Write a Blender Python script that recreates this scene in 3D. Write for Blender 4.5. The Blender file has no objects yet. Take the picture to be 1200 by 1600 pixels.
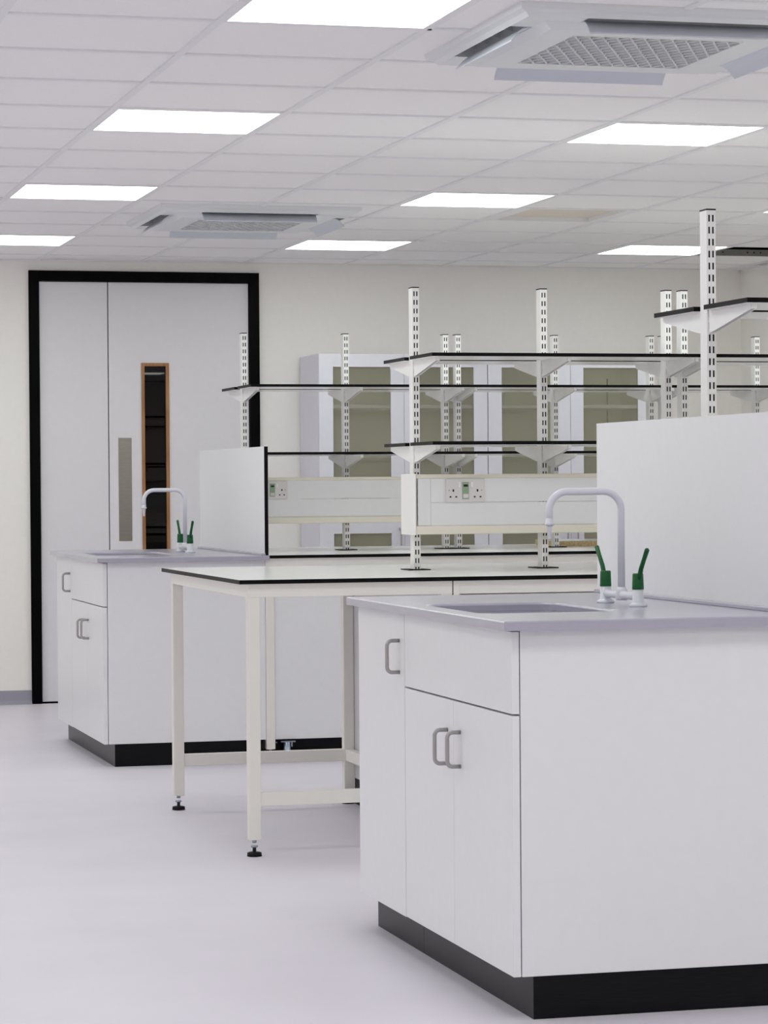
import bpy, bmesh, math
from mathutils import Vector, Matrix

scene = bpy.context.scene
COL = scene.collection
PI = math.pi

# ------------------------------------------------------------------ render look
scene.view_settings.view_transform = 'Standard'
scene.view_settings.look = 'None'
scene.view_settings.gamma = 1.0
scene.view_settings.use_curve_mapping = False
scene.view_settings.exposure = 0.0
scene.cycles.use_denoising = True
scene.cycles.max_bounces = 14
scene.cycles.diffuse_bounces = 7
scene.cycles.glossy_bounces = 5
scene.cycles.transparent_max_bounces = 12
scene.cycles.sample_clamp_indirect = 6.0
scene.cycles.caustics_reflective = False
scene.cycles.caustics_refractive = False

w = bpy.data.worlds.new('World'); scene.world = w
w.use_nodes = True
w.node_tree.nodes['Background'].inputs['Color'].default_value = (0.8, 0.85, 1.0, 1)
w.node_tree.nodes['Background'].inputs['Strength'].default_value = 0.0

# ------------------------------------------------------------------ materials
def lin(c):
    c /= 255.0
    return c / 12.92 if c <= 0.04045 else ((c + 0.055) / 1.055) ** 2.4

def rgb(r, g, b): return (lin(r), lin(g), lin(b), 1.0)

def mat(name, col, rough=0.5, metal=0.0, spec=0.5, var=0.0, vscale=30.0, stretch=(1, 1, 1), col2=None, bump=0.0, contrast=(0.35, 0.65)):
    """principled surface; var / col2 give a procedural noise variation of the colour"""
    m = bpy.data.materials.new(name); m.use_nodes = True
    nt = m.node_tree; b = nt.nodes['Principled BSDF']
    b.inputs['Base Color'].default_value = col
    b.inputs['Roughness'].default_value = rough
    b.inputs['Metallic'].default_value = metal
    b.inputs['Specular IOR Level'].default_value = spec
    tc = nt.nodes.new('ShaderNodeTexCoord'); mp = nt.nodes.new('ShaderNodeMapping')
    mp.inputs['Scale'].default_value = stretch
    nz = nt.nodes.new('ShaderNodeTexNoise'); nz.inputs['Scale'].default_value = vscale
    nz.inputs['Detail'].default_value = 4.0
    nt.links.new(tc.outputs['Object'], mp.inputs['Vector']); nt.links.new(mp.outputs['Vector'], nz.inputs['Vector'])
    if col2 is None:
        k = 1.0 - (var or 0.015)
        col2 = (col[0] * k, col[1] * k, col[2] * k, 1)
    rp = nt.nodes.new('ShaderNodeValToRGB')
    rp.color_ramp.elements[0].position = contrast[0]; rp.color_ramp.elements[1].position = contrast[1]
    rp.color_ramp.elements[0].color = col2; rp.color_ramp.elements[1].color = col
    nt.links.new(nz.outputs['Fac'], rp.inputs['Fac']); nt.links.new(rp.outputs['Color'], b.inputs['Base Color'])
    if bump:
        bp = nt.nodes.new('ShaderNodeBump'); bp.inputs['Strength'].default_value = bump; bp.inputs['Distance'].default_value = 0.001
        nt.links.new(nz.outputs['Fac'], bp.inputs['Height']); nt.links.new(bp.outputs['Normal'], b.inputs['Normal'])
    return m

M = {}
M['floor'] = mat('pale vinyl floor', rgb(224, 218, 228), 0.42, spec=0.3, col2=rgb(218, 212, 222), vscale=2.2, contrast=(0.3, 0.7))
M['wall'] = mat('off white wall paint', rgb(246, 243, 238), 0.7, spec=0.2)
M['ceil'] = mat('white mineral fibre tile', rgb(248, 246, 246), 0.9, spec=0.1, vscale=180, var=0.03)
M['tbar'] = mat('white enamelled ceiling grid', rgb(238, 237, 239), 0.45, spec=0.3)
M['skirt'] = mat('lilac grey vinyl skirting', rgb(160, 158, 170), 0.5, spec=0.3)
M['door'] = mat('pale grey door laminate', rgb(230, 228, 231), 0.45, spec=0.3)
M['black'] = mat('black painted frame', rgb(4, 4, 5), 0.45, spec=0.06)
M['oak'] = mat('oak bead', rgb(176, 128, 84), 0.5, col2=rgb(150, 102, 62), vscale=9, stretch=(8, 8, 0.6))
M['steel'] = mat('brushed stainless steel', rgb(168, 162, 152), 0.35, metal=1.0, vscale=20, stretch=(1, 1, 30), var=0.12)
M['nickel'] = mat('satin nickel handle', rgb(176, 171, 170), 0.4, metal=0.7, var=0.05)
M['zinc'] = mat('zinc plated steel', rgb(160, 172, 184), 0.3, metal=0.9)
M['laminate'] = mat('white cabinet laminate', rgb(234, 234, 236), 0.32, spec=0.35)
M['carcass'] = mat('white cabinet board', rgb(212, 212, 214), 0.5, spec=0.3)
M['resin'] = mat('lilac grey resin worktop', rgb(172, 169, 184), 0.25, spec=0.6, vscale=60, var=0.02)
_b = M['resin'].node_tree.nodes['Principled BSDF']; _b.inputs['Coat Weight'].default_value = 0.6; _b.inputs['Coat Roughness'].default_value = 0.3
M['plinth'] = mat('black brushed plinth', rgb(8, 8, 10), 0.3, spec=0.14, vscale=14, stretch=(1, 1, 40), col2=rgb(20, 19, 22))
M['frame'] = mat('cream white powder coated steel', rgb(236, 233, 226), 0.4, spec=0.35)
M['post'] = mat('white powder coated post', rgb(238, 237, 236), 0.4, spec=0.35)
M['gap_shade'] = mat('dark shade of slots and gaps', rgb(34, 34, 38), 0.6, spec=0.2)  # post inside coloured dark for the shade behind its slots; also the apron gap
M['cream'] = mat('cream coated rail', rgb(234, 228, 214), 0.42, spec=0.35)
M['top'] = mat('white compact laminate', rgb(236, 235, 233), 0.2, spec=0.5)
M['core'] = mat('black laminate core', rgb(8, 8, 11), 0.45, spec=0.12)
M['foot'] = mat('black rubber foot', rgb(16, 16, 17), 0.6, spec=0.2)
M['tap'] = mat('white epoxy coated tap', rgb(222, 222, 230), 0.28, spec=0.5)
M['green'] = mat('green plastic', rgb(0, 88, 36), 0.4, spec=0.4)
M['socket'] = mat('white moulded plastic', rgb(222, 217, 218), 0.35, spec=0.4)
M['socket_w'] = mat('bright white switch', rgb(240, 240, 240), 0.3, spec=0.4)
M['hole'] = mat('dark pin hole', rgb(50, 44, 46), 0.7, spec=0.1)
M['rcd'] = mat('pale green plastic', rgb(150, 172, 142), 0.4, spec=0.4)
M['rcd_dark'] = mat('black window', rgb(10, 22, 14), 0.3, spec=0.4)
M['cup'] = mat('white steel cupboard', rgb(228, 227, 236), 0.4, spec=0.3)
M['cup_in'] = mat('cupboard inside', rgb(250, 247, 228), 0.6, spec=0.2)
M['ac'] = mat('white moulded cassette', rgb(226, 228, 230), 0.4, spec=0.35)
M['ac_flap'] = mat('blue grey air flap', rgb(208, 212, 222), 0.4, spec=0.35)
M['ac_dark'] = mat('dark air outlet', rgb(40, 44, 50), 0.6, spec=0.2)
M['ac_back'] = mat('grey intake filter', rgb(150, 152, 152), 0.8, spec=0.1, vscale=90, var=0.1)
M['beige'] = mat('beige infill', rgb(228, 219, 207), 0.7, spec=0.1)
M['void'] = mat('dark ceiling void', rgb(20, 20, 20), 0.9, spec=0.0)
M['galv'] = mat('galvanised channel', rgb(150, 147, 140), 0.5, metal=0.1, var=0.08)
M['chip'] = mat('raw chipboard edge', rgb(214, 196, 160), 0.8, col2=rgb(188, 164, 124), vscale=90, spec=0.1)

def emission(name, col, s):
    m = bpy.data.materials.new(name); m.use_nodes = True
    nt = m.node_tree; nt.nodes.remove(nt.nodes['Principled BSDF'])
    e = nt.nodes.new('ShaderNodeEmission'); e.inputs['Color'].default_value = col; e.inputs['Strength'].default_value = s
    nt.links.new(e.outputs[0], nt.nodes['Material Output'].inputs['Surface'])
    return m
LIGHT = 7.9
LCOL = (0.94, 1.0, 0.957, 1)
M['lamp'] = emission('lit diffuser', LCOL, LIGHT)

def glass(name, tint, rough=0.02, painted_haze=None, ior=1.45):
    m = bpy.data.materials.new(name); m.use_nodes = True
    nt = m.node_tree; nt.nodes.remove(nt.nodes['Principled BSDF'])
    t = nt.nodes.new('ShaderNodeBsdfTransparent'); t.inputs['Color'].default_value = tint
    g = nt.nodes.new('ShaderNodeBsdfGlossy'); g.inputs['Roughness'].default_value = rough
    f = nt.nodes.new('ShaderNodeFresnel'); f.inputs['IOR'].default_value = ior
    mx = nt.nodes.new('ShaderNodeMixShader')
    base = t
    if painted_haze:                              # pale diffuse share painted in for room reflections and a brighter interior
        df = nt.nodes.new('ShaderNodeBsdfDiffuse'); df.inputs['Color'].default_value = painted_haze[1]
        base = nt.nodes.new('ShaderNodeMixShader'); base.inputs['Fac'].default_value = painted_haze[0]
        nt.links.new(t.outputs[0], base.inputs[1]); nt.links.new(df.outputs[0], base.inputs[2])
    nt.links.new(f.outputs[0], mx.inputs['Fac']); nt.links.new(base.outputs[0], mx.inputs[1]); nt.links.new(g.outputs[0], mx.inputs[2])
    nt.links.new(mx.outputs[0], nt.nodes['Material Output'].inputs['Surface'])
    return m
M['glass'] = glass('olive tinted glass', (1.0, 1.0, 0.965, 1), painted_haze=(0.15, rgb(240, 236, 208)))
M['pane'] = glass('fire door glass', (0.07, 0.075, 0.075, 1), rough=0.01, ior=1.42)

# ------------------------------------------------------------------ mesh helpers
class MB:
    """collects simple solids (world or local coordinates) into one mesh object"""
    def __init__(s): s.bm = bmesh.new(); s.mats = []
    def mi(s, m):
        if m not in s.mats: s.mats.append(m)
        return s.mats.index(m)
    def _paint(s, faces, m):
        i = s.mi(m)
        for f in faces: f.material_index = i
    def box(s, x0, x1, y0, y1, z0, z1, m, bev=0.0, side=None):
        bm = s.bm
        vs = [bm.verts.new((x, y, z)) for z in (z0, z1) for y in (y0, y1) for x in (x0, x1)]
        q = [(0, 2, 3, 1), (4, 5, 7, 6), (0, 1, 5, 4), (2, 6, 7, 3), (0, 4, 6, 2), (1, 3, 7, 5)]
        fs = [bm.faces.new([vs[i] for i in k]) for k in q]
        s._paint(fs, m)
        if side is not None: s._paint(fs[2:], side)
        if bev > 0:
            es = list({e for f in fs for e in f.edges})
            r = bmesh.ops.bevel(bm, geom=es, offset=bev, segments=2, profile=0.5, affect='EDGES')
        return s
    def quad(s, pts, m):
        f = s.bm.faces.new([s.bm.verts.new(p) for p in pts]); s._paint([f], m); return s
    def prism(s, poly, ext, m):
        """poly: list of 3d points (planar), ext: extrusion vector"""
        bm = s.bm; e = Vector(ext)
        a = [bm.verts.new(p) for p in poly]; b = [bm.verts.new(Vector(p) + e) for p in poly]
        n = len(poly)
        fs = [bm.faces.new(a[::-1]), bm.faces.new(b)]
        for i in range(n): fs.append(bm.faces.new([a[i], a[(i + 1) % n], b[(i + 1) % n], b[i]]))
        s._paint(fs, m); return s
    def tube(s, pts, r, m, n=14, radii=None, flat=1.0):
        bm = s.bm; P = [Vector(p) for p in pts]; rings = []
        prev = None
        for i, p in enumerate(P):
            d = (P[min(i + 1, len(P) - 1)] - P[max(i - 1, 0)]).normalized()
            if prev is None:
                up = Vector((0, 0, 1)) if abs(d.z) < 0.9 else Vector((0, 1, 0))
                u = d.cross(up).normalized()
            else:
                u = (prev - d * prev.dot(d)).normalized()
            prev = u; v = d.cross(u)
            rr = radii[i] if radii else r
            rings.append([bm.verts.new(p + (u * math.cos(2 * PI * k / n) + v * math.sin(2 * PI * k / n) * flat) * rr) for k in range(n)])
        fs = []
        for a, b in zip(rings, rings[1:]):
            for k in range(n): fs.append(bm.faces.new([a[k], a[(k + 1) % n], b[(k + 1) % n], b[k]]))
        for f in fs: f.smooth = True
        fs.append(bm.faces.new(rings[0][::-1])); fs.append(bm.faces.new(rings[-1]))
        s._paint(fs, m); return s
    def lathe(s, prof, cx, cy, m, n=28):
        return s.tube([(cx, cy, z) for r, z in prof], 1, m, n, [r for r, z in prof])
    def obj(s, name, parent=None, loc=(0, 0, 0), smooth_angle=None):
        bm = s.bm
        bmesh.ops.recalc_face_normals(bm, faces=bm.faces[:])
        me = bpy.data.meshes.new(name); bm.to_mesh(me); bm.free()
        for m in s.mats: me.materials.append(M[m])
        o = bpy.data.objects.new(name, me); COL.objects.link(o)
        o.location = loc
        if parent is not None:
            o.parent = parent
        return o

def fillet(pts, r, seg=8):
    """polyline with rounded corners"""
    P = [Vector(p) for p in pts]; out = [P[0]]
    for i in range(1, len(P) - 1):
        a = (P[i - 1] - P[i]).normalized(); b = (P[i + 1] - P[i]).normalized()
        ang = a.angle(b); t = r / math.tan(ang / 2)
        s0 = P[i] + a * t; s1 = P[i] + b * t
        c = P[i] + (a + b).normalized() * (r / math.sin(ang / 2))
        for k in range(seg + 1):
            q = s0.lerp(s1, k / seg)
            out.append(c + (q - c).normalized() * r)
    out.append(P[-1]); return out

def tag(o, label, cat, group=None):
    o['label'] = label; o['category'] = cat
    if group: o['group'] = group
    return o

def struct(o, label=None, cat=None):
    o['kind'] = 'structure'
    if label: o['label'] = label
    if cat: o['category'] = cat
    return o

def thing(name, label, cat, loc=(0, 0, 0), group=None):
    o = bpy.data.objects.new(name, None); COL.objects.link(o); o.location = loc; o.empty_display_size = 0.05
    return tag(o, label, cat, group)

def dup(root, loc, label, group=None):
    r = root.copy(); COL.objects.link(r); r.location = loc; r['label'] = label
    if group: r['group'] = group
    def rec(a, b):
        for ch in list(a.children):
            c = ch.copy(); COL.objects.link(c); c.parent = b
            rec(ch, c)
    rec(root, r); return r

# ------------------------------------------------------------------ camera
CZ = 1.2443
yaw, pitch, roll = 0.25936, -0.01050, -0.00723
F = 4298.98
fwd = Vector((math.sin(yaw) * math.cos(pitch), math.cos(yaw) * math.cos(pitch), math.sin(pitch)))
r0 = Vector((math.cos(yaw), -math.sin(yaw), 0)); u0 = r0.cross(fwd)
r2 = r0 * math.cos(roll) + u0 * math.sin(roll); u2 = r2.cross(fwd)
cd = bpy.data.cameras.new('camera'); cam = bpy.data.objects.new('camera', cd); COL.objects.link(cam)
cam.matrix_world = Matrix(((r2.x, u2.x, -fwd.x, 0), (r2.y, u2.y, -fwd.y, 0), (r2.z, u2.z, -fwd.z, CZ), (0, 0, 0, 1)))
cd.sensor_fit = 'HORIZONTAL'; cd.sensor_width = 36.0; cd.lens = F * 36.0 / 1200.0
cd.clip_start = 0.05; cd.clip_end = 100
scene.camera = cam

# ------------------------------------------------------------------ the room
H = 2.5254                     # ceiling height
GX, GY = 3.328, 9.299          # origin of the 600 mm ceiling grid
XL, XR, YF, YB = -2.95, 6.42, -2.5, 15.67

o = MB().box(XL, XR, YF, YB, -0.1, 0, 'floor').obj('floor'); struct(o)
o = MB().box(XL - 0.15, XL, YF, YB, 0, H, 'wall').obj('wall_left'); struct(o)
o = MB().box(XR, XR + 0.15, YF, YB, 0, H, 'wall').obj('wall_right'); struct(o)
o = MB().box(XL, XR, YF - 0.15, YF, 0, H, 'wall').obj('wall_front'); struct(o)
DX0, DX1, DZ1 = 2.072, 3.412, 2.470        # door opening (outside of the frame)
b = MB()
b.box(XL, DX0, YB, YB + 0.15, 0, H, 'wall'); b.box(DX1, XR, YB, YB + 0.15, 0, H, 'wall'); b.box(DX0, DX1, YB, YB + 0.15, DZ1, H, 'wall')
struct(b.obj('wall_back'))
# coved skirting on both sides of the door
b = MB()
for x0, x1 in ((XL, DX0), (DX1, XR)):
    b.prism([(x0, YB, 0), (x0, YB - 0.035, 0), (x0, YB - 0.018, 0.006), (x0, YB - 0.007, 0.02), (x0, YB - 0.004, 0.077), (x0, YB, 0.079)], (x1 - x0, 0, 0), 'skirt')
struct(b.obj('baseboard_back'))
b = MB().prism([(XR, YF, 0), (XR - 0.03, YF, 0), (XR - 0.007, YF, 0.02), (XR - 0.004, YF, 0.077), (XR, YF, 0.079)], (0, YB - 0.04 - YF, 0), 'skirt')
struct(b.obj('baseboard_right'))

# suspended ceiling: tiles with an exposed grid; bays taken by lights, cassettes and hatches stay open
LIGHTS = [(-3, -4), (-3, 0), (-3, 4), (-3, 8), (0, 0), (0, 4), (0, 8), (3, 4), (3, 8)]
AREA = [(c, r) for c in (-9, -6, -3, 0, 3) for r in (-16, -12, -8, -4, 0, 4, 8) if (c, r) not in LIGHTS]
open_bays = set(LIGHTS) | set(AREA)
open_bays |= {(1, 5), (4, 8)}
for j in (-4, -3): open_bays |= {(-2, j), (-1, j)}
for j in (5, 6): open_bays |= {(-2, j), (-1, j)}
i0, i1 = math.floor((XL - GX) / 0.6), math.ceil((XR - GX) / 0.6)
j0, j1 = math.floor((YF - GY) / 0.6), math.ceil((YB - GY) / 0.6)
b = MB()
for i in range(i0, i1):
    for j in range(j0, j1):
        xa, xb = max(XL, GX + i * 0.6), min(XR, GX + (i + 1) * 0.6)
        ya, yb = max(YF, GY + j * 0.6), min(YB, GY + (j + 1) * 0.6)
        if xb - xa < 0.01 or yb - ya < 0.01 or (i, j) in open_bays: continue
        if (i, j) == (5, 9): continue
        b.box(xa, xb, ya, yb, H + 0.006, H + 0.02, 'ceil')
for cy in (GY - 1.8, GY + 3.6):
    cx = GX - 0.6
    for xa, xb, ya, yb in ((-.6, .6, -.6, -.465), (-.6, .6, .465, .6), (-.6, -.465, -.465, .465), (.465, .6, -.465, .465)):
        b.box(cx + xa, cx + xb, cy + ya, cy + yb, H + 0.006, H + 0.02, 'ceil')
    b.box(cx - .012, cx + .012, cy - .6, cy - .47, H, H + .02, 'tbar'); b.box(cx - .012, cx + .012, cy + .47, cy + .6, H, H + .02, 'tbar')
    b.box(cx - .6, cx - .47, cy - .012, cy + .012, H, H + .02, 'tbar'); b.box(cx + .47, cx + .6, cy - .012, cy + .012, H, H + .02, 'tbar')
for i in range(i0, i1 + 1):
    x = GX + i * 0.6
    if XL + 0.02 < x < XR - 0.02:
        segs = [(YF, YB)] if i != -1 else [(YF, GY - 2.4), (GY - 1.2, GY + 3.0), (GY + 4.2, YB)]
        for ya, yb in segs: b.box(x - 0.012, x + 0.012, ya, yb, H, H + 0.03, 'tbar')
for j in range(j0, j1 + 1):
    y = GY + j * 0.6
    if YF + 0.02 < y < YB - 0.02:
        segs = [(XL, XR)] if j not in (-3, 6) else [(XL, GX - 1.2), (GX, XR)]
        for xa, xb in segs: b.box(xa, xb, y - 0.012, y + 0.012, H + 0.0005, H + 0.03, 'tbar')
# perimeter angle
b.box(XL, XR, YB - 0.02, YB, H - 0.001, H + 0.03, 'tbar'); b.box(XR - 0.02, XR, YF, YB, H - 0.001, H + 0.03, 'tbar')
struct(b.obj('ceiling'))
# soffit of the void above the open bays
struct(MB().box(XL, XR, YF, YB, H + 0.28, H + 0.32, 'void').obj('trim_1'))

# door: unequal pair of leaves in a black frame
d = bpy.data.objects.new('door_1', None); COL.objects.link(d); d.location = (DX0, YB, 0); struct(d)
def rel(b, name, par):        # world-coordinate mesh parented under an empty at par.location (unrotated)
    base = Vector((0, 0, 0)); p = par
    while p is not None: base += p.location; p = p.parent
    o = b.obj(name, par); o.location = -base
    return o
fr = 0.058
b = MB()
b.box(DX0, DX0 + fr, YB - 0.02, YB + 0.12, 0, DZ1, 'black', 0.002); b.box(DX1 - fr, DX1, YB - 0.02, YB + 0.12, 0, DZ1, 'black', 0.002)
b.box(DX0 + fr, DX1 - fr, YB - 0.02, YB + 0.12, DZ1 - fr, DZ1, 'black', 0.002)
b.box(DX1 - fr - 0.014, DX1 - fr, YB + 0.05, YB + 0.08, 0, DZ1 - fr, 'black'); b.box(DX0 + fr, DX0 + fr + 0.004, YB + 0.05, YB + 0.08, 0, DZ1 - fr, 'black')
b.box(DX0 + fr, DX1 - fr, YB + 0.05, YB + 0.08, 0, 0.006, 'black')
rel(b, 'frame', d)
LX0, LX1, SEAM, LZ = DX0 + fr + 0.004, DX1 - fr - 0.004, 2.528, DZ1 - fr - 0.004
ly0, ly1 = YB + 0.004, YB + 0.048
rel(MB().box(LX0, SEAM - 0.003, ly0, ly1, 0.01, LZ, 'door', 0.0015), 'door_leaf', d)
VX0, VX1, VZ0, VZ1 = 2.719, 2.880, 0.52, 1.946
b = MB()
b.box(SEAM + 0.003, VX0 + 0.012, ly0, ly1, 0.01, LZ, 'door'); b.box(VX1 - 0.012, LX1, ly0, ly1, 0.01, LZ, 'door')
b.box(VX0 + 0.012, VX1 - 0.012, ly0, ly1, 0.01, VZ0 + 0.012, 'door'); b.box(VX0 + 0.012, VX1 - 0.012, ly0, ly1, VZ1 - 0.012, LZ, 'door')
leaf = rel(b, 'door_leaf', d)
b = MB()
for y0, y1 in ((ly0 - 0.006, ly0 + 0.016), (ly1 - 0.016, ly1 + 0.006)):
    b.box(VX0, VX0 + 0.018, y0, y1, VZ0, VZ1, 'oak'); b.box(VX1 - 0.018, VX1, y0, y1, VZ0, VZ1, 'oak')
    b.box(VX0 + 0.018, VX1 - 0.018, y0, y1, VZ0, VZ0 + 0.018, 'oak'); b.box(VX0 + 0.018, VX1 - 0.018, y0, y1, VZ1 - 0.018, VZ1, 'oak')
rel(b, 'glazing_bead', leaf)
rel(MB().box(VX0 + 0.013, VX1 - 0.013, ly0 + 0.019, ly0 + 0.025, VZ0 + 0.013, VZ1 - 0.013, 'pane'), 'glass_pane', leaf)
rel(MB().box(2.583, 2.659, ly0 - 0.0025, ly0, 0.922, 1.515, 'steel', 0.0008), 'push_plate', leaf)
# unlit corridor beyond the door
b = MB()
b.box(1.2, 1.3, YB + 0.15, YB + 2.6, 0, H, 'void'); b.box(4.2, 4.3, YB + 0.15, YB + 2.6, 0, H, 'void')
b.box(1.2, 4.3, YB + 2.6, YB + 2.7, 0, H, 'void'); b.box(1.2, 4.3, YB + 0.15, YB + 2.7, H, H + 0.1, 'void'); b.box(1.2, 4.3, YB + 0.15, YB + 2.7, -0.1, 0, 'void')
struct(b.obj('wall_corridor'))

# ------------------------------------------------------------------ ceiling lights
def light_thing(c, r, label):
    x, y = GX + c * 0.6, GY + r * 0.6
    t = thing('ceiling_light', label, 'ceiling light', (x + 0.3, y + 0.3, H), 'lit ceiling panels')
    b = MB(); a, i = 0.288, 0.282
    b.box(-a, -i, -a, a, 0, 0.014, 'tbar'); b.box(i, a, -a, a, 0, 0.014, 'tbar'); b.box(-i, i, -a, -i, 0, 0.014, 'tbar'); b.box(-i, i, i, a, 0, 0.014, 'tbar')
    b.obj('frame', t)
    MB().box(-i, i, -i, i, 0.002, 0.012, 'lamp').obj('diffuser', t)
    return t
names = {(-3, -4): 'large lit ceiling panel cut off by the top edge of the photo',
         (-3, 0): 'lit ceiling panel second from the top in the left row',
         (-3, 4): 'lit ceiling panel just left of the far cassette, above the door',
         (-3, 8): 'lit ceiling panel at the left edge of the photo, closest to the door wall',
         (0, 0): 'lit ceiling panel just beyond the nearer air conditioning cassette',
         (0, 4): 'lit ceiling panel in the middle row, touching the dull beige ceiling panel',
         (0, 8): 'lit ceiling panel right of the far cassette, near the back wall',
         (3, 4): 'lit ceiling panel showing only a sliver at the right edge of the photo',
         (3, 8): 'lit ceiling panel partly behind the tallest slotted post, beside the open ceiling bay'}
for (c, r) in LIGHTS: light_thing(c, r, names[(c, r)])
for k, (c, r) in enumerate(AREA):      # unseen lamps continuing the grid; left columns added to brighten left-facing faces
    ld = bpy.data.lights.new('unseen_ceiling_lamp', 'AREA'); ld.shape = 'SQUARE'; ld.size = 0.564
    ld.color = LCOL[:3]; ld.energy = LIGHT * 0.564 * 0.564 * PI
    lo = bpy.data.objects.new('unseen_ceiling_lamp', ld); COL.objects.link(lo); lo.location = (GX + c * 0.6 + 0.3, GY + r * 0.6 + 0.3, H + 0.002)

# ------------------------------------------------------------------ air conditioning cassettes
def cassette(cx, cy, label):
    t = thing('ceiling_cassette', label, 'air conditioner', (cx, cy, H), 'ceiling air conditioning cassettes')
    # rings are squares of half side s at depth z; each outlet lies between half sides RI and RO
    RI, RO, L = 0.380, 0.443, 0.275
    zf = -0.029
    b = MB()
    def ring(s0, z0, s1, z1):
        for k in range(4):
            R = Matrix.Rotation(k * PI / 2, 3, 'Z')
            b.quad([R @ Vector(p) for p in ((-s0, -s0, z0), (s0, -s0, z0), (s1, -s1, z1), (-s1, -s1, z1))], 'ac')
    ring(0.475, 0.007, 0.475, 0); ring(0.475, 0, 0.472, -0.012); ring(0.472, -0.012, 0.455, -0.018); ring(0.455, -0.018, RO, zf)
    for k in range(4):          # land at the four corners and beside the outlets
        R = Matrix.Rotation(k * PI / 2, 3, 'Z')
        def q(*pts): b.quad([R @ Vector(p) for p in pts], 'ac')
        q((L, -RO, zf), (RO, -RO, zf), (RO, -L, zf), (L, -L, zf))
        q((L, -L, zf), (RO, -L, zf), (RO, -L + 0.001, zf), (L, -L + 0.001, zf)); q((L, -RI, zf), (RI, -RI, zf), (RI, -L, zf), (L, -L, zf)) if False else None
        # outlet throat
        q((-L, -RO, zf), (L, -RO, zf), (L, -RO + 0.015, 0.10), (-L, -RO + 0.015, 0.10))
        q((-L, -RI, zf), (L, -RI, zf), (L, -RI, 0.10), (-L, -RI, 0.10))
        q((-L, -RO, zf), (-L, -RI, zf), (-L, -RI, 0.10), (-L, -RO, 0.10)); q((L, -RO, zf), (L, -RI, zf), (L, -RI, 0.10), (L, -RO, 0.10))
    b.obj('fascia', t)
    b = MB()
    for k in range(4):
        R = Matrix.Rotation(k * PI / 2, 3, 'Z')
        b.quad([R @ Vector(p) for p in ((-L, -RO, 0.012), (L, -RO, 0.012), (L, -RI, 0.012), (-L, -RI, 0.012))], 'ac_dark')
    b.obj('outlet', t)
    for k in range(4):
        R = Matrix.Rotation(k * PI / 2, 3, 'Z')
        b = MB()                                            # guide vanes
        for i in range(-2, 3):
            x = i * 0.115
            b.prism([R @ Vector(p) for p in ((x - 0.002, -RO + 0.006, 0.010), (x - 0.002, -RI - 0.006, 0.010), (x - 0.002, -RI - 0.006, -0.016), (x - 0.002, -RO + 0.02, -0.010))], R @ Vector((0.004, 0, 0)), 'ac')
        b.prism([R @ Vector(p) for p in ((-L, -RO + 0.020, -0.006), (-L, -RO + 0.024, -0.006), (-L, -RO + 0.024, -0.012), (-L, -RO + 0.020, -0.012))], R @ Vector((2 * L, 0, 0)), 'ac')
        b.obj('guide_vane', t)
        b = MB()                                            # open flap, curved, hinged on the inside edge
        pts = []
        for i in range(7):
            a = i / 6
            pts.append((-RI - 0.002 - 0.056 * a, zf + 0.004 - 0.040 * a + 0.009 * math.sin(PI * a)))
        poly = [(y, z) for y, z in pts] + [(y, z - 0.004) for y, z in reversed(pts)]
        b.prism([R @ Vector((-L + 0.006, y, z)) for y, z in poly], R @ Vector((2 * L - 0.012, 0, 0)), 'ac_flap')
        b.obj('flap', t)
    # intake panel hanging slightly lower, with an open lattice
    s, g = RI - 0.001, 0.254; z0, z1 = -0.040, -0.046
    b = MB()
    for k in range(4):
        R = Matrix.Rotation(k * PI / 2, 3, 'Z')
        def q(*pts): b.quad([R @ Vector(p) for p in pts], 'ac')
        q((-s, -s, zf), (s, -s, zf), (s - 0.03, -s + 0.03, z1), (-s + 0.03, -s + 0.03, z1))
        q((-s + 0.03, -s + 0.03, z1), (s - 0.03, -s + 0.03, z1), (g, -g, z1), (-g, -g, z1))
        q((-g, -g, z1), (g, -g, z1), (g, -g, z1 + 0.012), (-g, -g, z1 + 0.012))
    b.quad([(-s, -s, zf + 0.02), (s, -s, zf + 0.02), (s, s, zf + 0.02), (-s, s, zf + 0.02)], 'ac')
    b.obj('intake_panel', t)
    MB().box(-g, g, -g, g, z1 + 0.011, z1 + 0.014, 'ac_back').obj('filter', t)
    b = MB()
    for sgn in (1, -1):
        dx, dy = 1 / math.sqrt(5), sgn * 2 / math.sqrt(5)
        nx, ny = -dy, dx
        k = -30
        while k <= 30:
            c0 = k * 0.041                                   # x where the line meets y = 0
            # clip to the square
            t0, t1 = -9, 9
            for (p, dd) in ((c0, dx), (0.0, dy)):
                ta, tb = (-g - p) / dd, (g - p) / dd
                if ta > tb: ta, tb = tb, ta
                t0, t1 = max(t0, ta), min(t1, tb)
            if t1 - t0 > 0.01:
                A = Vector((c0 + dx * t0, dy * t0, z1)); B = Vector((c0 + dx * t1, dy * t1, z1)); hw = 0.0026
                n = Vector((nx * hw, ny * hw, 0))
                b.prism([A - n, A + n, B + n, B - n], (0, 0, 0.008), 'ac')
            k += 1
    b.obj('grille', t)
    return t
cassette(GX - 0.6, GY - 1.8, 'large white air conditioning cassette in the ceiling at the top right corner')
cassette(GX - 0.6, GY + 3.6, 'smaller-looking white air conditioning cassette in the ceiling above the door')

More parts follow.
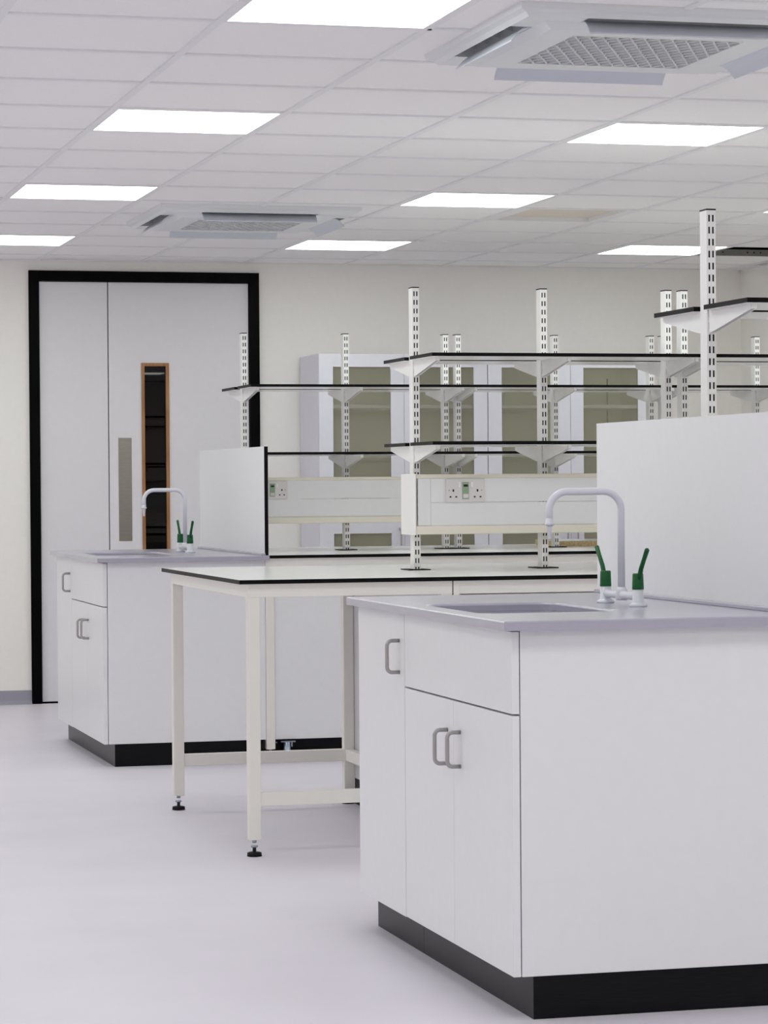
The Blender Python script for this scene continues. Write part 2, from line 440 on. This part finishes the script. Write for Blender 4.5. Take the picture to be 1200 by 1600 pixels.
# dull beige infill panel and the open bay with its channel
t = thing('ceiling_panel', 'dull beige recessed panel in the ceiling next to a lit panel', 'ceiling panel', (GX + 0.9, GY + 3.3, H))
b = MB()
b.box(-0.288, -0.235, -0.288, 0.288, 0.001, 0.03, 'tbar'); b.box(0.245, 0.288, -0.288, 0.288, 0.001, 0.03, 'tbar')
b.box(-0.235, 0.245, -0.288, -0.28, 0.001, 0.03, 'tbar'); b.box(-0.235, 0.245, 0.28, 0.288, 0.001, 0.03, 'tbar')
b.obj('frame', t)
MB().box(-0.235, 0.245, -0.28, 0.28, 0.02, 0.028, 'beige').obj('infill', t)

t = thing('metal_channel', 'grey punched metal channel lying across the open ceiling bay at right', 'channel', (GX + 2.7, GY + 5.1, H))
b = MB().box(-0.288, 0.6, 0.262, 0.268, 0.0005, 0.034, 'galv').box(-0.288, 0.6, 0.262, 0.286, 0.034, 0.037, 'galv')
b.obj('channel_web', t)
for x in (-0.20, -0.13, 0.02, 0.06, 0.10, 0.32):
    MB().tube([(x, 0.2622, 0.020), (x, 0.2608, 0.020)], 0.0045, 'hole', 10).obj('punched_hole', t)

# ------------------------------------------------------------------ sink cabinets (the near one is the prototype, the far one a copy)
def handle(par, y, z0, z1, xd, name='handle'):
    b = MB()
    pts = fillet([(xd + 0.001, y, z0), (xd - 0.034, y, z0), (xd - 0.034, y, z1), (xd + 0.001, y, z1)], 0.014)
    b.tube(pts, 0.0052, 'nickel', 12, flat=1.0)
    o = b.obj(name, par); o['label'] = 'grey metal bow handle'
    return o

SX0, SX1 = 1.927, 2.640            # carcass front and back
def sink_cabinet(y0, label):
    """y0 = the side facing the camera"""
    t = thing('sink_cabinet', label, 'cabinet', (1.909, y0, 0), 'white sink cabinets at the island ends')
    x = -1.909
    b = MB(); xa, xb = SX0 + x + 0.002, SX1 + x
    b.box(xa, xb, 0.020, 0.036, 0.1, 0.900, 'carcass'); b.box(xa, xb, 1.407, 1.425, 0.1, 0.900, 'carcass'); b.box(xb - 0.012, xb, 0.036, 1.407, 0.1, 0.900, 'carcass')
    b.box(xa, xb - 0.012, 0.036, 1.407, 0.1, 0.118, 'carcass'); b.box(xa, xb - 0.012, 0.931, 0.949, 0.118, 0.69, 'carcass')
    b.box(xa, xa + 0.012, 0.036, 0.931, 0.700, 0.720, 'carcass'); b.box(xa, xa + 0.012, 0.036, 1.407, 0.880, 0.900, 'carcass'); b.obj('carcass', t)
    MB().box(SX0 + x + 0.0025, SX1 + x, 0.0, 0.018, 0.1, 0.903, 'laminate', 0.001).obj('end_panel', t)
    b = MB(); b.box(1.957 + x, SX1 + x - 0.01, 0.003, 0.021, 0, 0.0995, 'plinth'); b.box(1.957 + x, 1.975 + x, 0.021, 0.938, 0, 0.0995, 'plinth'); b.box(1.957 + x, 1.975 + x, 0.940, 1.415, 0, 0.0995, 'plinth')
    b.obj('plinth', t)
    def door(ya, yb, za, zb, n='door'):
        return MB().box(0, 0.018, ya, yb, za, zb, 'laminate', 0.0012).obj(n, t)
    dA = door(0.943, 1.428, 0.098, 0.899)
    dB = door(0.486, 0.938, 0.100, 0.704)
    dC = door(0.001, 0.484, 0.100, 0.704)
    door(0.001, 0.938, 0.7085, 0.899, 'drawer_front')
    handle(dA, 0.992, 0.742, 0.826, 0)
    handle(dB, 0.536, 0.544, 0.628, 0)
    handle(dC, 0.424, 0.547, 0.631, 0)
    return t
Y1, Y3 = 6.055, 12.034
cab = sink_cabinet(Y1, 'white sink cabinet nearest the camera, with a drawer front and three bow-handled doors')
dup(cab, (1.909, Y3, 0), 'smaller-looking white sink cabinet in front of the grey door')

def rounded_rect(x0, x1, y0, y1, r, k=6):
    out = []
    for (cx, cy, a0) in ((x1 - r, y1 - r, 0), (x0 + r, y1 - r, PI / 2), (x0 + r, y0 + r, PI), (x1 - r, y0 + r, 1.5 * PI)):
        for i in range(k + 1):
            a = a0 + (PI / 2) * i / k; out.append((cx + r * math.cos(a), cy + r * math.sin(a)))
    return out

def sink_worktop(y0, label):
    t = thing('sink_worktop', label, 'worktop', (1.88, y0, 0.903), 'lilac grey sink worktops')
    W, D, T = 0.774, 1.485, 0.022
    hx0, hx1, hy0, hy1 = 0.068, 0.425, 0.385, 0.935
    b = MB(); bm = b.bm; k = 6
    inner = rounded_rect(hx0, hx1, hy0, hy1, 0.05, k)
    corners = ((W, D), (0, D), (0, 0), (W, 0))
    outer = []
    for c in range(4):
        for i in range(k + 1):
            px, py = inner[c * (k + 1) + i]; cx, cy = corners[c]
            horiz_first = c in (0, 2)       # the arc starts on an x = const side for corners 0 and 2
            f = i / k
            if horiz_first:
                q = (cx, py + (cy - py) * min(1, 2 * f)) if f <= 0.5 else (cx + (px - cx) * (2 * f - 1), cy)
            else:
                q = (px + (cx - px) * min(1, 2 * f), cy) if f <= 0.5 else (cx, cy + (py - cy) * (2 * f - 1))
            outer.append(q)
    n = len(inner)
    e = 0.003
    def loop(pts, z, ins=0.0):
        res = []
        for (px, py) in pts:
            if ins: px = min(max(px, ins), W - ins); py = min(max(py, ins), D - ins)
            res.append(bm.verts.new((px, py, z)))
        return res
    top_o = loop(outer, T, e); side_o = loop(outer, T - e); bot_o = loop(outer, 0)
    lip = loop(rounded_rect(hx0 - 0.006, hx1 + 0.006, hy0 - 0.006, hy1 + 0.006, 0.055, k), T)
    top_i = loop(inner, T - 0.006); bot_i = loop(inner, 0)
    def bridge(A, B, m, smooth=False):
        fs = []
        for i in range(n):
            vs = [A[i], A[(i + 1) % n], B[(i + 1) % n], B[i]]
            try: f = bm.faces.new(vs); fs.append(f); f.smooth = smooth
            except ValueError: pass
        b._paint(fs, m)
    bridge(top_o, lip, 'resin'); bridge(lip, top_i, 'resin', True); bridge(side_o, top_o, 'resin'); bridge(bot_o, side_o, 'resin'); bridge(bot_i, bot_o, 'resin'); bridge(top_i, bot_i, 'resin')
    b.obj('worktop_slab', t)
    # basin
    b = MB(); bm = b.bm
    L0 = loop(inner, -0.0005)
    L1 = [bm.verts.new((px, py, -0.17)) for px, py in rounded_rect(hx0 + 0.012, hx1 - 0.012, hy0 + 0.012, hy1 - 0.012, 0.05, k)]
    L2 = [bm.verts.new((px, py, -0.2)) for px, py in rounded_rect(hx0 + 0.04, hx1 - 0.04, hy0 + 0.04, hy1 - 0.04, 0.05, k)]
    bridge(L0, L1, 'resin', True); bridge(L1, L2, 'resin', True); b._paint([bm.faces.new(L2)], 'resin')
    bs = b.obj('basin', t); bs['label'] = 'deep rectangular basin'
    b = MB().lathe([(0.03, -0.1995), (0.03, -0.196), (0.02, -0.195)], (hx0 + hx1) / 2, (hy0 + hy1) / 2, 'steel')
    b.obj('drain', bs)
    MB().box(W - 0.040, W - 0.0175, 0.002, D - 0.002, T, T + 0.010, 'resin', 0.002).obj('upstand', t)
    return t
wt = sink_worktop(6.02, 'lilac grey worktop with sink on the nearest sink cabinet')
dup(wt, (1.88, 6.02 + Y3 - Y1, 0.903), 'lilac grey worktop with sink on the far cabinet by the door')

# ------------------------------------------------------------------ laboratory taps
def lab_tap(x, y, z, label):
    t = thing('mixer_tap', label, 'tap', (x, y, z), 'white laboratory taps with green levers')
    h = 0.123
    b = MB()
    for s in (-1, 1):
        b.lathe([(0.023, 0), (0.023, 0.006), (0.017, 0.009), (0.0145, 0.012), (0.0145, 0.044)], 0, s * h, 'tap')
    b.tube([(0, -h, 0.026), (0, -h + 0.03, 0.026), (0, h - 0.03, 0.026), (0, h, 0.026)], 0.0105, 'tap', 18)
    b.lathe([(0.013, 0.012), (0.0155, 0.016), (0.0155, 0.038), (0.0105, 0.046)], 0, 0, 'tap')
    b.obj('valve_body', t)
    pts = fillet([(0, 0, 0.04), (0, 0, 0.294), (-0.195, 0, 0.294), (-0.195, 0, 0.215)], 0.048, 12)
    MB().tube(pts, 0.0094, 'tap', 20).obj('spout', t)
    b = MB().lathe([(0.0098, 0.226), (0.0098, 0.216), (0.0125, 0.213), (0.0125, 0.209), (0.0075, 0.206)], -0.195, 0, 'tap')
    prof = []
    for i in range(5):
        z0 = 0.206 - i * 0.0065; r = 0.0072 - i * 0.0006
        prof += [(r - 0.0012, z0), (r, z0 - 0.004)]
    prof += [(0.0036, 0.172)]
    b.lathe(prof, -0.195, 0, 'tap'); b.obj('nozzle', t)
    for s in (-1, 1):
        b = MB()
        b.lathe([(0.0150, 0.044), (0.0152, 0.046), (0.0140, 0.082), (0.0128, 0.085)], 0, s * h, 'green')
        A = Vector((0, s * (h + 0.006), 0.066)); B = Vector((0, s * (h + 0.024), 0.098)); Cc = Vector((0, s * (h + 0.068), 0.146))
        b.tube([A, A.lerp(B, 0.6), B, B.lerp(Cc, 0.5), Cc, Cc + (Cc - B).normalized() * 0.003], 0.006, 'green', 14, [0.0062, 0.0062, 0.006, 0.0056, 0.0062, 0.004])
        lv = b.obj('lever', t); lv['label'] = 'green lever handle'
    return t
tp = lab_tap(2.418, 6.722, 0.925, 'white swan-neck tap with green levers on the nearest sink')
dup(tp, (2.418, 6.722 + Y3 - Y1 + 0.07, 0.925), 'white swan-neck tap with green levers on the far sink, in front of the door')

# ------------------------------------------------------------------ screens between sink ends and benches
def screen(y0, label):
    return tag(MB().box(0, 0.017, 0, 1.50, 0, 0.487, 'laminate', 0, 'core').obj('divider_screen', None, (2.637, y0, 0.925)), label, 'screen', 'white screens behind the sinks')
def white_sides(o):     # the two broad faces are white laminate, only the narrow edges show the black core
    me = o.data
    for p in me.polygons:
        p.material_index = 0 if abs(p.normal.x) > 0.9 else 1
s1 = screen(6.035, 'big white divider screen standing behind the nearest sink at the right edge')
white_sides(s1)
s3 = s1.copy(); COL.objects.link(s3); s3.location = (2.637, 12.02, 0.925); s3['label'] = 'white divider screen with black edge behind the far sink'

# ------------------------------------------------------------------ benches
def levelling_foot(b, x, y, top):
    b.lathe([(0.0075, top), (0.0075, 0.045)], x, y, 'zinc', 10)
    b.lathe([(0.012, 0.036), (0.012, 0.030), (0.0065, 0.028), (0.0065, 0.014)], x, y, 'zinc', 6)
    b.lathe([(0.018, 0.014), (0.024, 0.012), (0.025, 0.0)], x, y, 'foot', 20)

def bench(x0, x1, y0, y1, label, legs, rails, apron=0.045, low_end_rails=(), strip=None):
    """legs: list of x of the leg centres, front and back; rails: (xa, xb) long low rails"""
    t = thing('lab_bench', label, 'bench', (x0, y0, 0))
    zt = 0.925
    rel(MB().box(x0, x1, y0, y1, zt - 0.014, zt, 'top', 0.0, 'core'), 'bench_top', t)
    fy0, fy1 = y0 + 0.020, y1 - 0.020
    b = MB(); zb = zt - 0.014
    fx0, fx1 = legs[0] - 0.02, legs[-1] + 0.02
    b.box(fx0, fx1, fy0, fy0 + 0.035, zb - apron, zb, 'frame', 0.001); b.box(fx0, fx1, fy1 - 0.035, fy1, zb - apron, zb, 'frame', 0.001)
    for lx in legs: b.box(lx - 0.02, lx + 0.02, fy0 + 0.035, fy1 - 0.035, zb - apron, zb, 'frame', 0.001)
    if strip: b.box(strip, strip + 0.022, fy0 - 0.003, fy0 + 0.02, 0.80, zb, 'frame', 0.001); b.box(strip - 0.003, strip, fy0 - 0.0005, fy0 + 0.02, 0.80, zb, 'gap_shade')
    rel(b, 'top_frame', t)
    for lx in legs:
        for fy in (fy0, fy1 - 0.04):
            lg = rel(MB().box(lx - 0.02, lx + 0.02, fy, fy + 0.04, 0.055, zb - apron, 'frame', 0.002), 'leg', t)
            b = MB(); levelling_foot(b, lx, fy + 0.02, 0.056)
            o = b.obj('levelling_foot', lg); o.location = (0, 0, 0)
    for (xa, xb) in rails:
        for fy in (fy0 + 0.004, fy1 - 0.036):
            rel(MB().box(xa, xb, fy, fy + 0.03, 0.168, 0.213, 'frame', 0.0015), 'rail', t)
    for lx in low_end_rails:
        rel(MB().box(lx - 0.015, lx + 0.015, fy0 + 0.04, fy1 - 0.04, 0.168, 0.213, 'frame', 0.0015), 'rail', t)
    return t
BX1, BX2, BX3 = 3.85, 4.75, 5.80
bench(2.656, BX1, 6.03, 7.51, 'white bench with black edged top behind the big divider screen at right', [2.68, 3.80], [])
bench(1.878, BX2, 8.955, 10.41, 'white table bench with open legs in the middle of the room', [1.930, 2.600, 4.70], [(1.950, 2.580)], low_end_rails=(2.600,), strip=2.623)
bench(2.656, BX3, 12.01, 13.50, 'white black edged bench running right from the far divider screen', [2.661, 5.75], [])

# units under the benches
def base_cabinet(x0, x1, y0, y1, n, label, foot=False):
    t = thing('base_cabinet', label, 'cabinet', (x0, y0, 0))
    rel(MB().box(x0, x1, y0 + 0.02, y1, 0.1, 0.862, 'carcass', 0.001), 'carcass', t)
    rel(MB().box(x0 + 0.001, x1 - 0.001, y0 + 0.04, y1 - 0.001, 0, 0.0995, 'plinth'), 'plinth', t)
    w_ = (x1 - x0) / n
    for k in range(n):
        rel(MB().box(x0 + k * w_ + 0.0015, x0 + (k + 1) * w_ - 0.0015, y0, y0 + 0.018, 0.098, 0.858, 'laminate', 0.0012), 'door', t)
    if foot:
        b = MB(); x, y = x0 + 0.055, y0 - 0.012
        b.box(x - 0.030, x + 0.034, y - 0.012, y + 0.012, 0.086, 0.091, 'zinc'); b.lathe([(0.016, 0.086), (0.016, 0.045), (0.020, 0.040), (0.020, 0.0)], x - 0.002, y, 'zinc', 16)
        b.box(x + 0.016, x + 0.022, y - 0.004, y + 0.004, 0.065, 0.086, 'zinc'); b.box(x - 0.05, x - 0.046, y + 0.008, y + 0.03, 0.082, 0.086, 'zinc')
        o = rel(b, 'levelling_foot', t); o['label'] = 'small silver levelling foot in front of the black plinth'
    return t
base_cabinet(2.622, BX2 - 0.09, 9.04, 10.36, 4, 'white cabinet under the middle bench, hidden behind the nearest sink cabinet')
base_cabinet(2.6825, BX3 - 0.10, 12.045, 12.72, 6, 'white cabinet with black plinth under the far bench, seen between the table legs', True)

# ------------------------------------------------------------------ slotted posts, brackets and shelves
PW, PD, PZ0, PZ1 = 0.0255, 0.048, 0.925, 1.957
def post_proto():
    t = thing('slotted_post', '', 'post', (0, 0, PZ0))
    hw, hd, z1 = PW / 2, PD / 2, PZ1 - PZ0
    b = MB()
    b.box(-hw, -hw + 0.002, -hd, hd, 0.004, z1, 'post'); b.box(hw - 0.002, hw, -hd, hd, 0.004, z1, 'post')
    cols = (-0.0053, 0.0053); sw = 0.0025; pitch = 0.0315; sh = 0.018
    for s in (-1, 1):
        ya, yb = (-hd, -hd + 0.002) if s < 0 else (hd - 0.002, hd)
        xs = [-hw + 0.002, cols[0] - sw, cols[0] + sw, cols[1] - sw, cols[1] + sw, hw - 0.002]
        for k in (0, 2, 4): b.box(xs[k], xs[k + 1], ya, yb, 0.004, z1, 'post')
        for k in (1, 3):
            z = z1; zt = z1 - 0.012
            while True:
                zlo = max(zt, 0.004)
                b.box(xs[k], xs[k + 1], ya, yb, zlo, z, 'post')
                z = zt - sh; zt = z - (pitch - sh)
                if z <= 0.006: break
        b.box(-hw + 0.002, hw - 0.002, *((ya + 0.004, ya + 0.005) if s < 0 else (yb - 0.005, yb - 0.004)), 0.004, z1, 'gap_shade')
    b.obj('upright', t)
    MB().box(-hw - 0.001, hw + 0.001, -hd - 0.001, hd + 0.001, z1, z1 + 0.004, 'foot', 0.001).obj('cap', t)
    o = MB().box(-0.042, 0.042, -0.055, 0.055, 0, 0.004, 'foot').obj('base_plate', t); o['label'] = 'black base plate'
    for zz in (1.694, 1.379):
        for s in (-1, 1):
            z = zz - PZ0
            b = MB()
            y_in, y_out = s * (hd + 0.0005), s * 0.315
            for xa in (-0.0075, 0.0055):
                b.prism([(xa, y_in, z - 0.003), (xa, y_out, z - 0.003), (xa, y_out, z - 0.014), (xa, s * 0.06, z - 0.056), (xa, y_in, z - 0.060)], (0.002, 0, 0), 'post')
            b.prism([(-0.0075, y_in, z - 0.003), (-0.0075, y_out, z - 0.003), (-0.0075, y_out, z), (-0.0075, y_in, z)], (0.015, 0, 0), 'post')
            b.prism([(-0.0075, y_out, z - 0.003), (-0.0075, y_out - s * 0.002, z - 0.003), (-0.0075, y_out - s * 0.002, z - 0.014), (-0.0075, y_out, z - 0.014)], (0.015, 0, 0), 'post')
            b.lathe([(0.004, z - 0.006), (0.006, z - 0.0035), (0.006, z - 0.003)], 0, s * 0.28, 'nickel', 8)
            b.obj('bracket', t)
    return t
pp = post_proto()
XS = [2.699, 3.191, 3.682, 3.746, 4.238, 4.730, 4.793, 5.285]
XS3 = [2.709, 3.205, 3.701, 3.764, 4.259, 4.756, 4.819, 5.315]
CY1, CY2, CY3 = 6.815, 9.725, 12.79
first = True
post_labels = {
    1: ['tall white slotted post rising behind the big divider screen at right', 'white slotted post on the nearest bench, second along'],
    2: ['white slotted post on the middle bench, at the left end of its shelves', 'white slotted post on the middle bench seen just left of the near tap spout', 'white slotted post on the middle bench, left one of its close pair', 'white slotted post on the middle bench, right one of its close pair', 'white slotted post on the middle bench, right of the tallest post'],
    3: ['white slotted post on the far bench, in front of the right door jamb', 'white slotted post on the far bench in front of the left cupboard door', 'white slotted post on the far bench, left of the close pair before the glazed cupboards', 'white slotted post on the far bench, right of the close pair before the glazed cupboards', 'white slotted post on the far bench, directly behind the end of the near tap spout', 'white slotted post on the far bench, before the right end of the glazed cupboards', 'white slotted post on the far bench almost hidden behind a nearer post', 'white slotted post on the far bench at the right edge of the photo'],
}
for row, cy, n in ((1, CY1, 2), (2, CY2, 5), (3, CY3, 8)):
    for k in range(n):
        lab = post_labels[row][k]
        if first:
            pp.location = ((XS3 if row == 3 else XS)[k], cy, PZ0); pp['label'] = lab; pp['group'] = 'slotted shelf posts'; first = False
        else:
            dup(pp, ((XS3 if row == 3 else XS)[k], cy, PZ0), lab, 'slotted shelf posts')

rown = {1: 'nearest bench at right', 2: 'middle bench', 3: 'far bench'}
for row, cy, x1 in ((1, CY1, 3.42), (2, CY2, 4.45), (3, CY3, 5.52)):
    for lev, z in (('upper', 1.694), ('lower', 1.379)):
        for sd, ya, yb in (('near', -0.335, -0.036), ('far', 0.036, 0.335)):
            o = MB().box(0, x1 - 2.672, ya, yb, 0, 0.0125, 'top', 0, 'core').obj('shelf_board', None, (2.672, cy, z))
            tag(o, 'white black-edged %s shelf board on the %s side of the %s' % (lev, sd, rown[row]), 'shelf', 'black edged shelf boards')

# ------------------------------------------------------------------ service trunking along the benches and the sockets on it
def trunking(cy, x0, x1, label):
    t = thing('service_trunking', label, 'trunking', (x0, cy, 1.056), 'service trunking over the benches')
    hd, L = 0.094, x1 - x0
    for s in (-1, 1):
        def bx(xa, xb, d0, d1, za, zb, m, bev=0.0):
            ya, yb = sorted((s * d0, s * d1)); return (xa, xb, ya, yb, za, zb, m, bev)
        b = MB(); b.box(*bx(0.06, L, hd - 0.004, hd, 0.033, 0.1157, 'laminate')); b.box(*bx(0.06, L, hd - 0.004, hd, 0.1177, 0.203, 'laminate'))
        b.box(*bx(0.012, 0.0590, hd - 0.004, hd, 0.033, 0.203, 'laminate'))
        b.obj('cover', t)
        b = MB(); b.box(*bx(0.004, L, hd - 0.030, hd + 0.002, 0.204, 0.219, 'cream', 0.002)); b.obj('top_rail', t)
        b = MB(); b.box(*bx(0.004, L, hd - 0.045, hd + 0.003, 0.000, 0.032, 'cream', 0.004)); b.obj('bottom_rail', t)
    b = MB().box(0, 0.004, -hd - 0.004, hd + 0.004, -0.002, 0.221, 'post', 0.001)
    b.obj('end_cap', t)
    return t
T1 = 2.672
trunking(CY1, 2.674, 3.6, 'white service trunking on the nearest bench behind the big screen')
trunking(CY2, T1, 4.5, 'white service trunking along the middle bench with a full double socket')
trunking(CY3, T1, 5.6, 'cream white service trunking along the far bench with a half-hidden socket')

def double_socket(x, y, z, label):
    t = thing('double_socket', label, 'socket', (x, y, z), 'double sockets on the trunking')
    MB().box(-0.073, 0.073, -0.009, 0, -0.043, 0.043, 'socket', 0.003).obj('face_plate', t)
    for s in (-1, 1):
        b = MB(); b.box(s * 0.0235 - 0.004, s * 0.0235 + 0.004, -0.0125, -0.0088, 0.012, 0.031, 'socket_w', 0.001); b.obj('switch', t)
        b = MB(); cx = s * 0.046
        b.box(cx - 0.003, cx + 0.003, -0.0093, -0.0085, -0.004, 0.005, 'hole') if s < 0 else b.box(cx - 0.003, cx + 0.003, -0.0093, -0.0085, -0.004, 0.005, 'hole')
        for dx in (-0.011, 0.011): b.box(cx + dx - 0.0035, cx + dx + 0.0035, -0.0093, -0.0085, -0.0255, -0.020, 'hole')
        b.tube([(s * 0.0615, -0.0085, 0.001), (s * 0.0615, -0.0093, 0.001)], 0.0028, 'nickel', 10)
        b.obj('pin_hole', t)
    u = MB().box(-0.0125, 0.0125, -0.0125, -0.0085, -0.031, 0.031, 'rcd', 0.0015).obj('trip_unit', t); u['label'] = 'pale green trip switch unit'
    MB().box(-0.008, 0.008, -0.0135, -0.0122, 0.014, 0.0225, 'rcd_dark').obj('indicator', u)
    MB().tube([(0, -0.0122, 0.001), (0, -0.0150, 0.001)], 0.0045, 'rcd', 14).obj('test_button', u)
    MB().box(-0.010, 0.010, -0.0150, -0.0122, -0.027, -0.012, 'socket', 0.001).obj('reset_button', u)
    return t
sk = double_socket(2.861, CY2 - 0.094, 1.215, 'white double socket with green trip switch on the middle bench trunking')
dup(sk, (2.822, CY3 - 0.094, 1.215), 'white double socket half hidden by the edge of the far divider screen')

# ------------------------------------------------------------------ glazed cupboards on the back wall
CYF = 15.185
def cupboard(x0, label):
    t = thing('glazed_cupboard', label, 'cupboard', (x0, CYF, 0), 'glazed cupboards against the back wall')
    W, D, Z = 1.0, 0.47, 1.982
    b = MB()
    b.box(0, 0.018, 0.02, D, 0.0, Z, 'cup', 0.001); b.box(W - 0.018, W, 0.02, D, 0.0, Z, 'cup', 0.001)
    b.box(0.018, W - 0.018, 0.02, D, Z - 0.02, Z, 'cup'); b.box(0.018, W - 0.018, 0.02, D, 0, 0.1, 'cup')
    b.obj('carcass', t)
    b = MB(); b.box(0.018, W - 0.018, D - 0.012, D - 0.004, 0.1, Z - 0.02, 'cup_in')
    b.box(0.0185, 0.020, 0.022, D - 0.012, 0.1, Z - 0.02, 'cup_in'); b.box(W - 0.020, W - 0.0185, 0.022, D - 0.012, 0.1, Z - 0.02, 'cup_in')
    b.obj('lining', t)
    b = MB()
    for x in (0.10, W - 0.115): b.box(x, x + 0.006, D - 0.017, D - 0.012, 0.15, Z - 0.12, 'ac_dark')
    b.obj('shelf_track', t)
    for z in (0.48, 0.85, 1.02, 1.39, 1.672):
        if z == 1.02: continue
        MB().box(0.021, W - 0.021, 0.024, D - 0.02, z, z + 0.02, 'cup', 0.001).obj('shelf', t)
    for k in (0, 1):
        xa, xb = (0.001, 0.5) if k == 0 else (0.502, W - 0.001)
        g0, g1 = (xa + 0.082, xb - 0.078) if k == 0 else (xa + 0.078, xb - 0.082)
        b = MB(); y0, y1 = 0, 0.019
        b.box(xa, g0, y0, y1, 0.1, Z - 0.001, 'cup', 0.001); b.box(g1, xb, y0, y1, 0.1, Z - 0.001, 'cup', 0.001)
        for za, zb in ((0.1, 0.18), (0.958, 1.045), (1.907, Z - 0.001)): b.box(g0, g1, y0, y1, za, zb, 'cup')
        d_ = b.obj('door', t)
        for za, zb in ((0.18, 0.958), (1.045, 1.907)):
            MB().box(g0, g1, 0.008, 0.012, za, zb, 'glass').obj('glass_pane', d_)
        hx = xb - 0.030 if k == 0 else xa + 0.030
        b = MB(); b.tube(fillet([(hx, 0.001, 0.985), (hx, -0.032, 0.965), (hx, -0.032, 0.835), (hx, 0.001, 0.815)], 0.012), 0.005, 'nickel', 10)
        b.obj('handle', d_)
    return t
cp = cupboard(3.652, 'left white cupboard with two olive-tinted glass doors against the back wall')
dup(cp, (4.655, CYF, 0), 'right white cupboard with two olive-tinted glass doors, partly behind the big screen')

# ------------------------------------------------------------------ loose board on the far bench
t = thing('chipboard_sheet', 'white-faced chipboard sheet lying on the far bench behind the near tap', 'board', (4.31, 12.90, 0.925))
MB().box(0, 0.95, 0, 0.36, 0.0, 0.0262, 'chip').obj('core', t)
MB().box(0, 0.95, 0, 0.36, 0.0262, 0.0285, 'top').obj('facing', t)
